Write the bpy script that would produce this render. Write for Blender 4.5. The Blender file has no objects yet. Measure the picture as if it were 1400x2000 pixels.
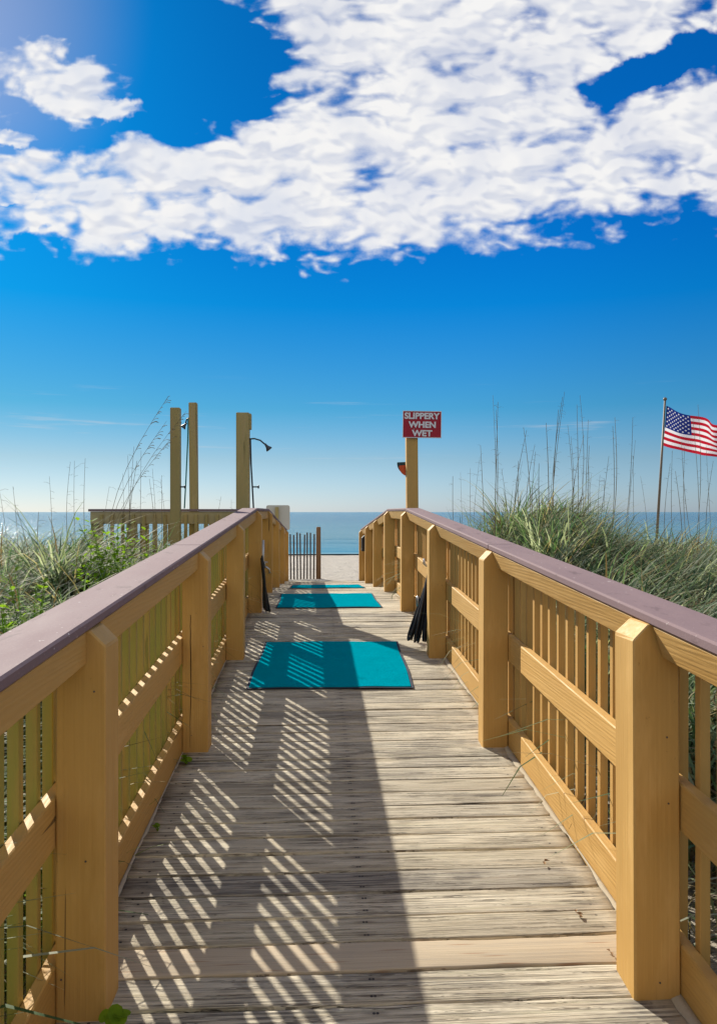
import bpy, bmesh, math, random
import numpy as np
from mathutils import Vector, Matrix
R = math.radians
random.seed(7); rng = np.random.default_rng(11)
scene = bpy.context.scene
COL = scene.collection

# ------------------------------------------------------------------ camera
CAM = Vector((-0.169, 0.0, 1.406)); YAW = R(3.17)
FW = Vector((math.sin(YAW), math.cos(YAW), 0)); RT = Vector((math.cos(YAW), -math.sin(YAW), 0))
cd = bpy.data.cameras.new('camera'); cam = bpy.data.objects.new('camera', cd); COL.objects.link(cam)
cd.sensor_fit = 'VERTICAL'; cd.sensor_height = 36; cd.sensor_width = 36; cd.lens = 27
cd.clip_start = 0.05; cd.clip_end = 60000
cam.location = CAM; cam.rotation_euler = (R(90.0), 0, -YAW)
scene.camera = cam

def at(px, py, d):
    """real place of something seen at photo pixel (px,py) standing d metres away"""
    return CAM + FW*d + RT*((px-700)/1500*d) + Vector((0, 0, (1000-py)/1500*d))

# ------------------------------------------------------------------ light
SUN_AZ = R(28.5)      # left of the walkway direction (+Y)
SUN_EL = R(31.5)
SUN = Vector((-math.sin(SUN_AZ)*math.cos(SUN_EL), math.cos(SUN_AZ)*math.cos(SUN_EL), math.sin(SUN_EL)))
sl = bpy.data.lights.new('sun', 'SUN'); sl.energy = 4.6; sl.angle = R(0.5); sl.color = (1.0, 0.93, 0.80)
so = bpy.data.objects.new('sun', sl); COL.objects.link(so)
so.rotation_euler = (-SUN).to_track_quat('-Z', 'Y').to_euler()
so.location = (-6, 10, 12)

scene.view_settings.view_transform = 'Standard'; scene.view_settings.look = 'None'
scene.view_settings.gamma = 1; scene.view_settings.exposure = 0.75
scene.cycles.use_denoising = True
scene.cycles.max_bounces = 8; scene.cycles.transparent_max_bounces = 8

# ------------------------------------------------------------------ node helpers
class NT:
    def __init__(s, tree): s.t = tree; s.n = tree.nodes; s.l = tree.links
    def node(s, typ, **kw):
        n = s.n.new(typ)
        for k, v in kw.items(): setattr(n, k, v)
        return n
    def put(s, inp, v):
        if isinstance(v, bpy.types.NodeSocket): s.l.new(v, inp)
        elif v is not None:
            try: inp.default_value = v
            except Exception: inp.default_value = (*v, 1.0)
    def m(s, op, a, b=None, c=None, clamp=False):
        n = s.node('ShaderNodeMath', operation=op, use_clamp=clamp)
        for i, v in enumerate((a, b, c)): s.put(n.inputs[i], v)
        return n.outputs[0]
    def vm(s, op, a, b=None, scale=None):
        n = s.node('ShaderNodeVectorMath', operation=op)
        s.put(n.inputs[0], a)
        if b is not None: s.put(n.inputs[1], b)
        if scale is not None: s.put(n.inputs['Scale'], scale)
        return n.outputs['Value'] if op in ('DOT_PRODUCT', 'LENGTH', 'DISTANCE') else n.outputs[0]
    def noise(s, vec, scale=1.0, detail=4, rough=0.55, dist=0.0, lac=2.0, out=0, dim='3D'):
        n = s.node('ShaderNodeTexNoise', noise_dimensions=dim); s.put(n.inputs['Vector'], vec)
        s.put(n.inputs['Scale'], scale); s.put(n.inputs['Detail'], detail); s.put(n.inputs['Roughness'], rough)
        s.put(n.inputs['Distortion'], dist); s.put(n.inputs['Lacunarity'], lac)
        return n.outputs[out]
    def voro(s, vec, scale, feature='SMOOTH_F1', smooth=0.6, rand=1.0):
        n = s.node('ShaderNodeTexVoronoi', feature=feature, voronoi_dimensions='2D'); s.put(n.inputs['Vector'], vec); s.put(n.inputs['Scale'], scale)
        if 'Smoothness' in n.inputs: s.put(n.inputs['Smoothness'], smooth)
        s.put(n.inputs['Randomness'], rand)
        return n.outputs['Distance']
    def map(s, vec, loc=(0,0,0), rot=(0,0,0), scale=(1,1,1), typ='POINT'):
        n = s.node('ShaderNodeMapping', vector_type=typ); s.put(n.inputs[0], vec)
        n.inputs['Location'].default_value = loc; n.inputs['Rotation'].default_value = rot; n.inputs['Scale'].default_value = scale
        return n.outputs[0]
    def ss(s, x, lo, hi, a=0.0, b=1.0):
        n = s.node('ShaderNodeMapRange', interpolation_type='SMOOTHSTEP'); s.put(n.inputs[0], x)
        for i, v in enumerate((lo, hi, a, b)): s.put(n.inputs[i+1], v)
        return n.outputs[0]
    def lin(s, x, lo, hi, a=0.0, b=1.0):
        n = s.node('ShaderNodeMapRange'); s.put(n.inputs[0], x)
        for i, v in enumerate((lo, hi, a, b)): s.put(n.inputs[i+1], v)
        return n.outputs[0]
    def mix(s, f, a, b, mode='MIX'):
        n = s.node('ShaderNodeMix', data_type='RGBA', blend_type=mode); s.put(n.inputs[0], f)
        s.put(n.inputs[6], (*a, 1) if isinstance(a, tuple) and len(a) == 3 else a)
        s.put(n.inputs[7], (*b, 1) if isinstance(b, tuple) and len(b) == 3 else b)
        return n.outputs[2]
    def ramp(s, x, stops):
        n = s.node('ShaderNodeValToRGB'); s.put(n.inputs[0], x); e = n.color_ramp.elements
        while len(e) < len(stops): e.new(0.5)
        for i, (p, c) in enumerate(stops): e[i].position = p; e[i].color = (*c, 1)
        return n.outputs[0]

# ------------------------------------------------------------------ sky
w = bpy.data.worlds.new('World'); scene.world = w; w.use_nodes = True
T = NT(w.node_tree); T.n.clear()
SKY_STRENGTH = 0.128
sky = T.node('ShaderNodeTexSky', sky_type='NISHITA'); sky.sun_disc = False
sky.sun_elevation = SUN_EL; sky.sun_rotation = -SUN_AZ; sky.altitude = 0; sky.air_density = 1.0; sky.dust_density = 0.45; sky.ozone_density = 2.0
dirv = T.node('ShaderNodeTexCoord').outputs['Generated']
sep = T.node('ShaderNodeSeparateXYZ'); T.put(sep.inputs[0], dirv)
dz = sep.outputs[2]
tint = T.ramp(T.m('MAXIMUM', dz, 0.0), [(0.0, (0.255, 0.35, 0.58)), (0.067, (0.185, 0.278, 0.39)), (0.132, (0.066, 0.25, 0.375)), (0.258, (0.004, 0.235, 0.465)), (0.33, (0.002, 0.215, 0.48)), (1.0, (0.004, 0.20, 0.50))])
tint = T.mix(T.ss(T.vm('DOT_PRODUCT', dirv, tuple(SUN)), 0.968, 1.0), tint, (0.17, 0.25, 0.40))
tint = T.vm('SCALE', tint, scale=T.ss(T.vm('DOT_PRODUCT', dirv, tuple(SUN)), 0.70, 0.99, 1.0, 0.76))
skycol = T.mix(1.0, sky.outputs[0], tint, 'MULTIPLY')
F0 = tuple(FW); R0 = tuple(RT)
df = T.vm('DOT_PRODUCT', dirv, F0); du = T.vm('DOT_PRODUCT', dirv, R0)
inv = T.m('DIVIDE', 15.0, T.m('MAXIMUM', df, 0.08))
cmb = T.node('ShaderNodeCombineXYZ'); T.put(cmb.inputs[0], T.m('MULTIPLY', du, inv)); T.put(cmb.inputs[1], T.m('MULTIPLY', dz, inv))
P = cmb.outputs[0]
def cloud_puffs(vec, detail):
    """height field of the cumulus puffs (bigger = thicker)"""
    q = T.map(vec, loc=(3.1, 1.7, 0.4), scale=(0.66, 1.25, 1))
    nw = T.vm('SCALE', T.vm('SUBTRACT', T.noise(q, 1.1, 2, 0.5, out=1, dim='2D'), (0.5, 0.5, 0.5)), scale=0.8)
    q2 = T.vm('ADD', q, nw)
    big = T.m('SUBTRACT', 0.75, T.voro(q2, 1.9, smooth=1.0))
    small = T.m('SUBTRACT', 0.6, T.voro(q2, 4.6, smooth=1.0))
    fb = T.noise(q, 1.15, detail, 0.54, dim='2D')
    a = T.m('MULTIPLY_ADD', big, 0.60, T.m('MULTIPLY', small, 0.40))
    return T.m('MULTIPLY_ADD', fb, 1.15, a)
w1 = T.vm('SCALE', T.vm('SUBTRACT', T.noise(P, 0.55, 3, 0.6, out=1, dim='2D'), (0.5, 0.5, 0.5)), scale=1.0)
w2 = T.vm('SCALE', T.vm('SUBTRACT', T.noise(P, 2.6, 3, 0.6, out=1, dim='2D'), (0.5, 0.5, 0.5)), scale=0.32)
PW = T.vm('ADD', T.vm('ADD', P, w1), w2)
def blob(cx, cy, rx, ry, rot):
    q = T.map(PW, loc=((cx-700)/100, (1000-cy)/100, 0), rot=(0, 0, R(rot)), scale=(rx/100, ry/100, 1), typ='TEXTURE')
    return T.m('SUBTRACT', 1.0, T.vm('LENGTH', q))
blobs = [(500, 425, 390, 62, 0, .36), (1060, 335, 400, 92, 6, .30), (700, 290, 310, 130, 12, .36), (1390, 262, 250, 96, 3, .28), (830, 120, 255, 165, -22, .24),
         (1110, 30, 330, 100, 10, .28), (160, 370, 260, 55, -4, .10), (330, 340, 200, 60, 4, .24), (105, 155, 118, 44, -19, .30), (200, 205, 75, 17, -12, .2), (30, 432, 240, 26, -2, .10), (5, 252, 60, 13, -14, .02), (10, 388, 70, 16, 3, .2),
         (900, 200, 280, 110, 0, .33), (690, 60, 140, 100, -25, .20), (1250, -200, 900, 150, 0, .3), (-500, 300, 350, 90, 8, .3), (1900, 330, 420, 130, 0, .3)]
base = None
for b in blobs:
    f = T.m('MINIMUM', blob(*b[:5]), b[5]); base = f if base is None else T.m('MAXIMUM', base, f)
gap = T.m('MAXIMUM', blob(1290, 122, 200, 50, 22), 0.0)
gap2 = T.m('MAXIMUM', blob(420, 130, 150, 140, 0), 0.0)
base = T.m('SUBTRACT', base, T.m('MULTIPLY', gap, 1.8)); base = T.m('SUBTRACT', base, T.m('MULTIPLY', gap2, 1.2))
# unseen broken cloud goes on behind the viewer, its cover raised for fill light
rear = T.m('MULTIPLY_ADD', T.noise(dirv, 2.3, 3, 0.5), 2.4, -1.02)
base = T.m('MAXIMUM', T.m('MINIMUM', base, T.lin(df, 0.1, 0.3, -1.5, 1.5)), T.m('ADD', rear, T.lin(df, 0.0, 0.25, 0.0, -3.0)))
base = T.m('MINIMUM', base, 0.23)
h0 = cloud_puffs(P, 6)
h0s = cloud_puffs(P, 2.5)
h1 = cloud_puffs(T.vm('ADD', P, (-0.07, 0.15, 0)), 2.5)
dens = T.m('ADD', T.m('MULTIPLY', base, 1.35), T.m('MULTIPLY_ADD', h0, 1.65, -1.16))
alpha = T.m('MULTIPLY', T.ss(dens, -0.30, 0.62), T.lin(T.noise(P, 0.75, 3, 0.5, dim='2D'), 0.3, 0.6, 0.80, 1.0))
alpha = T.m('MULTIPLY', alpha, T.ss(dz, 0.10, 0.26))
lit = T.ss(T.m('SUBTRACT', h0s, h1), -0.24, 0.14)
thick = T.ss(dens, 0.1, 1.0)
ccol = T.mix(T.m('MULTIPLY', T.m('SUBTRACT', 1.0, lit), T.m('MULTIPLY_ADD', thick, 0.45, 0.30)), (4.25, 4.22, 4.2), (2.75, 2.95, 3.5))
# thin high streaks low over the sea
st = T.noise(T.map(dirv, scale=(5, 5, 95)), 1.0, 4, 0.6)
sta = T.m('MULTIPLY', T.ss(st, 0.60, 0.80), T.m('MULTIPLY', T.ss(dz, 0.03, 0.07), T.ss(dz, 0.18, 0.10)))
skycol = T.mix(T.m('MULTIPLY', sta, 0.5), skycol, (3.0, 3.05, 3.2))
full = T.mix(alpha, skycol, ccol)
bg = T.node('ShaderNodeBackground'); T.put(bg.inputs[0], full); bg.inputs[1].default_value = SKY_STRENGTH
wo = T.node('ShaderNodeOutputWorld'); T.l.new(bg.outputs[0], wo.inputs[0])

w.cycles.sampling_method = 'MANUAL'; w.cycles.sample_map_resolution = 256
# ------------------------------------------------------------------ object helpers
def tag(o, label=None, cat=None, group=None, kind=None):
    if label: o['label'] = label
    if cat: o['category'] = cat
    if group: o['group'] = group
    if kind: o['kind'] = kind
    return o
def link(name, me, mat=None, parent=None, loc=(0, 0, 0)):
    if mat is not None and not me.materials: me.materials.append(mat)
    o = bpy.data.objects.new(name, me); COL.objects.link(o)
    if parent is not None: o.parent = parent
    o.location = loc
    return o
def empty(name, loc=(0, 0, 0)):
    o = bpy.data.objects.new(name, None); o.empty_display_size = 0.2; COL.objects.link(o); o.location = loc
    return o
class MB:
    def __init__(s): s.v = []; s.f = []
    def add(s, vs, fs):
        b = len(s.v); s.v += [tuple(x) for x in vs]; s.f += [[b+i for i in f] for f in fs]
    def extrude(s, poly, d):
        """poly: list of 3D points (planar), d: extrusion vector"""
        n = len(poly); d = Vector(d)
        vs = [Vector(p) for p in poly] + [Vector(p)+d for p in poly]
        s.add(vs, [list(range(n))[::-1], [n+i for i in range(n)]] + [[i, (i+1) % n, n+(i+1) % n, n+i] for i in range(n)])
    def box(s, x0, x1, y0, y1, z0, z1):
        s.extrude([(x0, y0, z0), (x1, y0, z0), (x1, y1, z0), (x0, y1, z0)], (0, 0, z1-z0))
    def tube(s, pts, r, n=6, r1=None, closed=False):
        pts = [Vector(p) for p in pts]; rings = []; N = len(pts)
        up = Vector((0.13, 0.31, 0.94)).normalized()
        for i, p in enumerate(pts):
            if closed: t = pts[(i+1) % N]-pts[i-1]
            else: t = pts[min(i+1, N-1)]-pts[max(i-1, 0)]
            t.normalize()
            a = t.cross(up)
            if a.length < 1e-3: a = t.cross(Vector((1, 0, 0)))
            a.normalize(); b = t.cross(a).normalized()
            rr = r if r1 is None else r+(r1-r)*i/max(1, N-1)
            rings.append([p+(a*math.cos(2*math.pi*k/n)+b*math.sin(2*math.pi*k/n))*rr for k in range(n)])
        vs = [q for ring in rings for q in ring]; fs = []
        M = N if closed else N-1
        for i in range(M):
            j = (i+1) % N
            for k in range(n): fs.append([i*n+k, i*n+(k+1) % n, j*n+(k+1) % n, j*n+k])
        if not closed: fs += [list(range(n))[::-1], [(N-1)*n+k for k in range(n)]]
        s.add(vs, fs)
    def lathe(s, prof, n=12, c=(0, 0, 0), axis='Z'):
        vs = []; fs = []
        for (r, z) in prof:
            for k in range(n):
                a = 2*math.pi*k/n; p = (r*math.cos(a), r*math.sin(a), z)
                if axis == 'X': p = (p[2], p[0], p[1])
                if axis == 'Y': p = (p[0], p[2], p[1])
                vs.append((p[0]+c[0], p[1]+c[1], p[2]+c[2]))
        for i in range(len(prof)-1):
            for k in range(n): fs.append([i*n+k, i*n+(k+1) % n, (i+1)*n+(k+1) % n, (i+1)*n+k])
        fs += [list(range(n))[::-1], [(len(prof)-1)*n+k for k in range(n)]]
        s.add(vs, fs)
    def mesh(s, name, bevel=0, smooth=False, jitter=0):
        me = bpy.data.meshes.new(name); me.from_pydata(s.v, [], s.f)
        bm = bmesh.new(); bm.from_mesh(me)
        bmesh.ops.recalc_face_normals(bm, faces=bm.faces)
        if bevel: bmesh.ops.bevel(bm, geom=list(bm.edges), offset=bevel, segments=1, profile=0.5, affect='EDGES', clamp_overlap=True)
        if jitter:
            for v in bm.verts: v.co += Vector((random.uniform(-1, 1), random.uniform(-1, 1), random.uniform(-1, 1)))*jitter
        bm.to_mesh(me); bm.free()
        if smooth: me.shade_smooth()
        return me
    def build(s, name, mat, parent=None, loc=(0, 0, 0), **kw):
        return link(name, s.mesh(name, **kw), mat, parent, loc)

# ------------------------------------------------------------------ materials
def material(name):
    m = bpy.data.materials.new(name); m.use_nodes = True; t = NT(m.node_tree)
    bs = t.n['Principled BSDF']; bs.inputs['Specular IOR Level'].default_value = 0.35
    return m, t, bs
def objvec(t, rnd=13.0):
    tc = t.node('ShaderNodeTexCoord').outputs['Object']
    oi = t.node('ShaderNodeObjectInfo').outputs['Random']
    off = t.node('ShaderNodeCombineXYZ')
    for i, k in enumerate((1.0, 1.7, 2.3)): t.put(off.inputs[i], t.m('MULTIPLY', oi, rnd*k))
    return t.vm('ADD', tc, off.outputs[0]), oi, tc
def bump(t, bs, h, strength, dist=0.01):
    b = t.node('ShaderNodeBump'); b.inputs['Strength'].default_value = strength; b.inputs['Distance'].default_value = dist
    t.put(b.inputs['Height'], h); t.l.new(b.outputs[0], bs.inputs['Normal'])
def axis_scale(axis, along, across):
    return tuple(along if a == axis else across for a in 'XYZ')
def stained(name, axis, c0, c1, olive_bounce=0.0, grain=0.35, figure=0.14):
    m, t, bs = material(name); v, oi, tc = objvec(t)
    big = t.noise(t.map(v, scale=axis_scale(axis, 1.2, 5)), 1.0, 4, 0.6)
    g = t.noise(t.map(v, scale=axis_scale(axis, 2.0, 75)), 1.0, 5, 0.6, dist=0.6)
    # cathedral figure of the sawn board
    wv = t.node('ShaderNodeTexWave', wave_type='BANDS', bands_direction={'X': 'Y', 'Y': 'Z', 'Z': 'X'}[axis]); t.put(wv.inputs['Vector'], t.map(v, scale=axis_scale(axis, 0.7, 9)))
    wv.inputs['Scale'].default_value = 2.2; wv.inputs['Distortion'].default_value = 9.0; wv.inputs['Detail'].default_value = 3; wv.inputs['Detail Scale'].default_value = 0.7
    fine = t.m('MULTIPLY_ADD', wv.outputs['Fac'], figure, t.m('MULTIPLY', g, 0.9))
    c = t.mix(t.m('MULTIPLY_ADD', big, 0.7, t.m('MULTIPLY', fine, 0.45)), c0, c1)
    # scuffs: weather has taken the stain off along some grain lines, dark grime specks
    sc = t.ss(t.noise(t.map(v, scale=axis_scale(axis, 4, 60)), 1.0, 6, 0.7), 0.66, 0.76)
    c = t.mix(t.m('MULTIPLY', sc, 0.35), c, tuple(min(1, k*1.5+0.03) for k in c1))
    dk = t.ss(t.noise(v, 38, 3, 0.7), 0.70, 0.78)
    c = t.mix(t.m('MULTIPLY', dk, 0.45), c, tuple(k*0.35 for k in c0))
    # drying checks along the grain
    ck = t.ss(t.noise(t.map(v, loc=(4, 2, 1), scale=axis_scale(axis, 0.7, 26)), 1.0, 2, 0.5, dist=0.3), 0.715, 0.73)
    c = t.mix(t.m('MULTIPLY', ck, 0.75), c, (0.05, 0.028, 0.012))
    fade = t.ss(t.noise(t.map(v, loc=(1, 8, 3), scale=axis_scale(axis, 1.6, 7)), 1.0, 5, 0.66), 0.50, 0.72)
    c = t.mix(t.m('MULTIPLY', fade, 0.38), c, tuple(min(1, k*1.15+0.05) for k in c1))
    c = t.mix(t.m('MULTIPLY', t.m('FRACT', t.m('MULTIPLY', oi, 5.3)), 0.30), c, tuple(k*0.74 for k in c0))
    if olive_bounce:
        al = t.m('MULTIPLY', t.ss(t.noise(t.map(v, scale=axis_scale(axis, 1.0, 9)), 1.0, 4, 0.65), 0.28, 0.56), olive_bounce)
        c = t.mix(al, c, (0.27, 0.275, 0.05))  # olive tone of old wood; on left balusters, grass bounce painted in
    t.put(bs.inputs['Base Color'], c)
    t.put(bs.inputs['Roughness'], t.lin(g, 0.3, 0.7, 0.55, 0.75))
    bump(t, bs, t.m('SUBTRACT', t.m('ADD', fine, t.m('MULTIPLY', sc, 0.3)), t.m('MULTIPLY', ck, 2.0)), grain, 0.004)
    return m
SC0, SC1 = (0.40, 0.215, 0.052), (0.59, 0.36, 0.108)
M = {}
for ax in 'XYZ': M['stain'+ax] = stained('tan stained wood '+ax, ax, SC0, SC1, grain=0.6 if ax == 'Y' else 0.4, figure=0.22 if ax == 'Y' else 0.12)
M['bal_left'] = stained('stained wood with painted green bounce', 'Z', SC0, SC1, olive_bounce=0.8)  # green light bounced off the dune grass is put into this colour
M['oldpost'] = stained('olive weathered post wood', 'Z', (0.30, 0.21, 0.085), (0.46, 0.34, 0.155), olive_bounce=0.25)
M['oldX'] = stained('olive weathered rail wood', 'X', (0.42, 0.32, 0.17), (0.58, 0.46, 0.27), olive_bounce=0.2)

def m_plank():
    m, t, bs = material('weathered deck plank'); v, oi, tc = objvec(t, 31.0)
    geo = t.node('ShaderNodeNewGeometry').outputs['Position']
    # knots push the grain aside
    kv = t.map(v, scale=(2.6, 6.0, 1.0))
    kd = t.voro(kv, 1.0, 'F1')
    knot = t.ss(kd, 0.16, 0.03)
    warp = t.m('MULTIPLY', t.ss(kd, 0.42, 0.05), 0.035)
    wv = t.node('ShaderNodeCombineXYZ'); t.put(wv.inputs[1], warp)
    vv = t.vm('ADD', v, wv.outputs[0])
    g1 = t.noise(t.map(vv, scale=(1.3, 24, 24)), 1.0, 8, 0.68, dist=0.7)
    g2 = t.noise(t.map(vv, scale=(2.2, 120, 60)), 1.0, 4, 0.6, dist=0.3)
    blot = t.noise(t.map(v, scale=(2.3, 5, 5)), 1.0, 4, 0.6)
    big = t.noise(geo, 1.15, 3, 0.55)
    c = t.ramp(g1, [(0.29, (0.070, 0.062, 0.058)), (0.385, (0.28, 0.246, 0.20)), (0.475, (0.60, 0.535, 0.415)), (0.66, (0.86, 0.79, 0.625))])
    c = t.mix(t.m('MULTIPLY', t.ss(blot, 0.45, 0.70), 0.7), c, t.mix(t.ss(g2, 0.35, 0.65), (0.33, 0.27, 0.19), (0.54, 0.44, 0.29)))
    c = t.mix(t.m('MULTIPLY', t.ss(t.noise(t.map(v, loc=(5, 5, 5), scale=(1.7, 9, 9)), 1.0, 3, 0.6), 0.52, 0.68), 0.45), c, (0.46, 0.44, 0.29))
    c = t.mix(t.m('MULTIPLY', t.ss(big, 0.36, 0.70), 0.30), c, (0.66, 0.565, 0.39))
    # grey black mildew in streaks and patches
    mil = t.m('MULTIPLY', t.ss(t.noise(t.map(vv, loc=(9, 3, 0), scale=(1.6, 17, 17)), 1.0, 7, 0.72), 0.44, 0.58), t.ss(t.noise(t.map(geo, scale=(1, 2.2, 1)), 1.5, 5, 0.68), 0.44, 0.58))
    c = t.mix(t.m('MULTIPLY', mil, 0.85), c, (0.058, 0.052, 0.050))
    crk = t.ss(t.noise(t.map(vv, loc=(2, 7, 0), scale=(1.1, 52, 20)), 1.0, 4, 0.6, dist=0.7), 0.61, 0.65)
    c = t.mix(t.m('MULTIPLY', crk, 0.88), c, (0.030, 0.024, 0.021))
    ring = t.m('MULTIPLY', t.ss(t.m('SINE', t.m('MULTIPLY', t.m('ADD', kd, t.m('MULTIPLY', g1, 0.10)), 75.0)), 0.45, 0.9), t.ss(kd, 0.30, 0.12))
    c = t.mix(t.m('MULTIPLY', ring, 0.75), c, (0.06, 0.045, 0.035))
    c = t.mix(t.m('MULTIPLY', t.ss(kd, 0.07, 0.03), 0.8), c, (0.13, 0.085, 0.05))
    # each board has aged in its own way
    c = t.mix(t.m('MULTIPLY', t.ss(t.m('FRACT', t.m('MULTIPLY', oi, 7.31)), 0.45, 1.0), 0.80), c, t.mix(0.55, c, (0.135, 0.120, 0.112)))
    c = t.mix(t.m('MULTIPLY', t.m('FRACT', t.m('MULTIPLY', oi, 3.77)), 0.28), c, (0.68, 0.575, 0.385))
    # nail heads over the joists, with a little rust bleeding along the grain
    so_ = t.node('ShaderNodeSeparateXYZ'); t.put(so_.inputs[0], tc)
    nx = t.m('SUBTRACT', t.m('ABSOLUTE', t.m('SUBTRACT', t.m('ABSOLUTE', so_.outputs[0]), 0.40)), 0.395)
    ny = t.m('MULTIPLY', t.m('SUBTRACT', t.m('ABSOLUTE', so_.outputs[1]), 0.27), 0.135)
    nd = t.m('SQRT', t.m('ADD', t.m('MULTIPLY', nx, nx), t.m('MULTIPLY', ny, ny)))
    st_ = t.m('SQRT', t.m('ADD', t.m('MULTIPLY', t.m('MULTIPLY', nx, nx), 0.06), t.m('MULTIPLY', ny, ny)))
    c = t.mix(t.m('MULTIPLY', t.ss(st_, 0.012, 0.003), 0.45), c, (0.10, 0.075, 0.055))
    c = t.mix(t.ss(nd, 0.0055, 0.0040), c, (0.05, 0.046, 0.044))
    # blown sand lies along the right hand edge
    sx = t.node('ShaderNodeSeparateXYZ'); t.put(sx.inputs[0], geo)
    sd = t.m('MULTIPLY', t.ss(t.m('ADD', sx.outputs[0], t.m('MULTIPLY', t.noise(geo, 9, 4, 0.7), 0.22)), 0.86, 0.98), 0.75)
    c = t.mix(sd, c, (0.66, 0.58, 0.44))
    t.put(bs.inputs['Base Color'], c); bs.inputs['Roughness'].default_value = 0.8
    hh = t.m('SUBTRACT', t.m('MULTIPLY_ADD', g2, 0.5, g1), t.m('MULTIPLY', crk, 1.2))
    bump(t, bs, t.m('SUBTRACT', hh, t.m('MULTIPLY', ring, 0.6)), 0.9, 0.008)
    return m
M['plank'] = m_plank()
def m_newplank():
    m, t, bs = material('newer deck plank'); v, oi, tc = objvec(t, 31.0)
    g1 = t.noise(t.map(v, scale=(1.2, 40, 40)), 1.0, 5, 0.6, dist=0.4)
    kd = t.voro(t.map(v, scale=(2.0, 5.0, 1.0)), 1.0, 'F1')
    c = t.mix(g1, (0.29, 0.225, 0.15), (0.60, 0.495, 0.345))
    c = t.mix(t.m('MULTIPLY', t.ss(t.noise(t.map(v, scale=(2.2, 14, 5)), 1.0, 6, .68), 0.46, 0.66), 0.75), c, (0.36, 0.30, 0.22))
    c = t.mix(t.m('MULTIPLY', t.ss(t.noise(t.map(v, scale=(1.4, 55, 5)), 1.0, 4, .6, dist=.6), 0.63, 0.67), 0.7), c, (0.09, 0.06, 0.04))
    c = t.mix(t.m('MULTIPLY', t.ss(kd, 0.13, 0.03), 0.7), c, (0.26, 0.14, 0.07))
    t.put(bs.inputs['Base Color'], c); bs.inputs['Roughness'].default_value = 0.75
    bump(t, bs, g1, 0.4, 0.004); return m
M['newplank'] = m_newplank()
def m_cap():
    m, t, bs = material('mauve composite cap'); v, oi, tc = objvec(t)
    n = t.noise(v, 140, 3, 0.7); b = t.noise(t.map(v, scale=(6, 1.5, 6)), 1.0, 5, 0.65)
    c = t.mix(b, (0.165, 0.110, 0.120), (0.260, 0.185, 0.190))
    c = t.mix(t.m('MULTIPLY', t.ss(n, 0.55, 0.75), 0.4), c, (0.33, 0.25, 0.25))
    c = t.mix(t.m('MULTIPLY', t.ss(t.noise(t.map(v, scale=(14, 5, 14)), 1.0, 6, 0.7), 0.56, 0.70), 0.6), c, (0.085, 0.058, 0.062))
    sp = t.m('MULTIPLY', t.ss(t.noise(v, 60, 2, 0.5), 0.715, 0.74), t.ss(t.noise(v, 2.2, 2, 0.5), 0.44, 0.6))
    c = t.mix(t.m('MULTIPLY', sp, 0.85), c, (0.68, 0.64, 0.6))
    t.put(bs.inputs['Base Color'], c); t.put(bs.inputs['Roughness'], t.lin(b, 0.3, 0.7, 0.72, 0.85)); bs.inputs['Specular IOR Level'].default_value = 0.12
    bump(t, bs, t.m('ADD', n, t.m('MULTIPLY', sp, 2.0)), 0.35, 0.002); return m
M['cap'] = m_cap()
def m_carpet():
    m, t, bs = material('teal carpet'); v, oi, tc = objvec(t)
    n = t.noise(v, 260, 2, 0.7); b = t.noise(v, 7, 5, 0.65)
    c = t.mix(b, (0.000, 0.235, 0.325), (0.000, 0.31, 0.415))
    c = t.mix(t.m('MULTIPLY', t.ss(n, 0.4, 0.75), 0.5), c, (0.000, 0.44, 0.55))
    lint = t.m('MULTIPLY', t.ss(t.noise(t.map(v, scale=(35, 90, 1)), 1.0, 4, 0.7), 0.66, 0.72), t.ss(t.noise(v, 2.4, 3, 0.6), 0.48, 0.62))
    c = t.mix(t.m('MULTIPLY', lint, 0.25), c, (0.30, 0.50, 0.52))
    t.put(bs.inputs['Base Color'], c); bs.inputs['Roughness'].default_value = 1.0; bs.inputs['Specular IOR Level'].default_value = 0.0
    rib = t.node('ShaderNodeTexWave', bands_direction='Y'); t.put(rib.inputs['Vector'], v); rib.inputs['Scale'].default_value = 26; rib.inputs['Distortion'].default_value = 2.5; rib.inputs['Detail'].default_value = 2
    bump(t, bs, t.m('MULTIPLY_ADD', rib.outputs['Fac'], 0.7, n), 1.0, 0.006); return m
M['carpet'] = m_carpet()
def plain(name, col, rough=0.5, metal=0.0, vary=0.25, scale=18.0, bmp=0.1):
    m, t, bs = material(name); v, oi, tc = objvec(t)
    n = t.noise(v, scale, 5, 0.65)
    t.put(bs.inputs['Base Color'], t.mix(n, tuple(k*(1-vary) for k in col), tuple(min(1, k*(1+vary)) for k in col)))
    bs.inputs['Roughness'].default_value = rough; bs.inputs['Metallic'].default_value = metal
    bump(t, bs, n, bmp, 0.003); return m
M['navy'] = plain('navy edging', (0.012, 0.022, 0.05), 0.8)
M['rubber'] = plain('black hose rubber', (0.014, 0.016, 0.022), 0.42)
M['steel'] = plain('tarnished steel', (0.42, 0.42, 0.42), 0.35, 0.9)
M['darkmetal'] = plain('dark bronze pipe', (0.06, 0.065, 0.07), 0.45, 0.6)
M['tealpipe'] = plain('teal painted pipe', (0.02, 0.22, 0.24), 0.5)
M['red'] = plain('red sign paint', (0.36, 0.008, 0.022), 0.45, vary=0.12)
M['white'] = plain('white sign paint', (0.72, 0.71, 0.72), 0.5, vary=0.06)
M['alu'] = plain('pale aluminium sheet', (0.50, 0.49, 0.43), 0.55, 0.0, vary=0.06, scale=4)
M['orange'] = plain('orange plastic', (0.62, 0.10, 0.025), 0.5)
M['darkteal'] = plain('dark teal plastic', (0.01, 0.045, 0.06), 0.5)
M['pole'] = plain('weathered flagpole', (0.16, 0.12, 0.08), 0.5)
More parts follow.
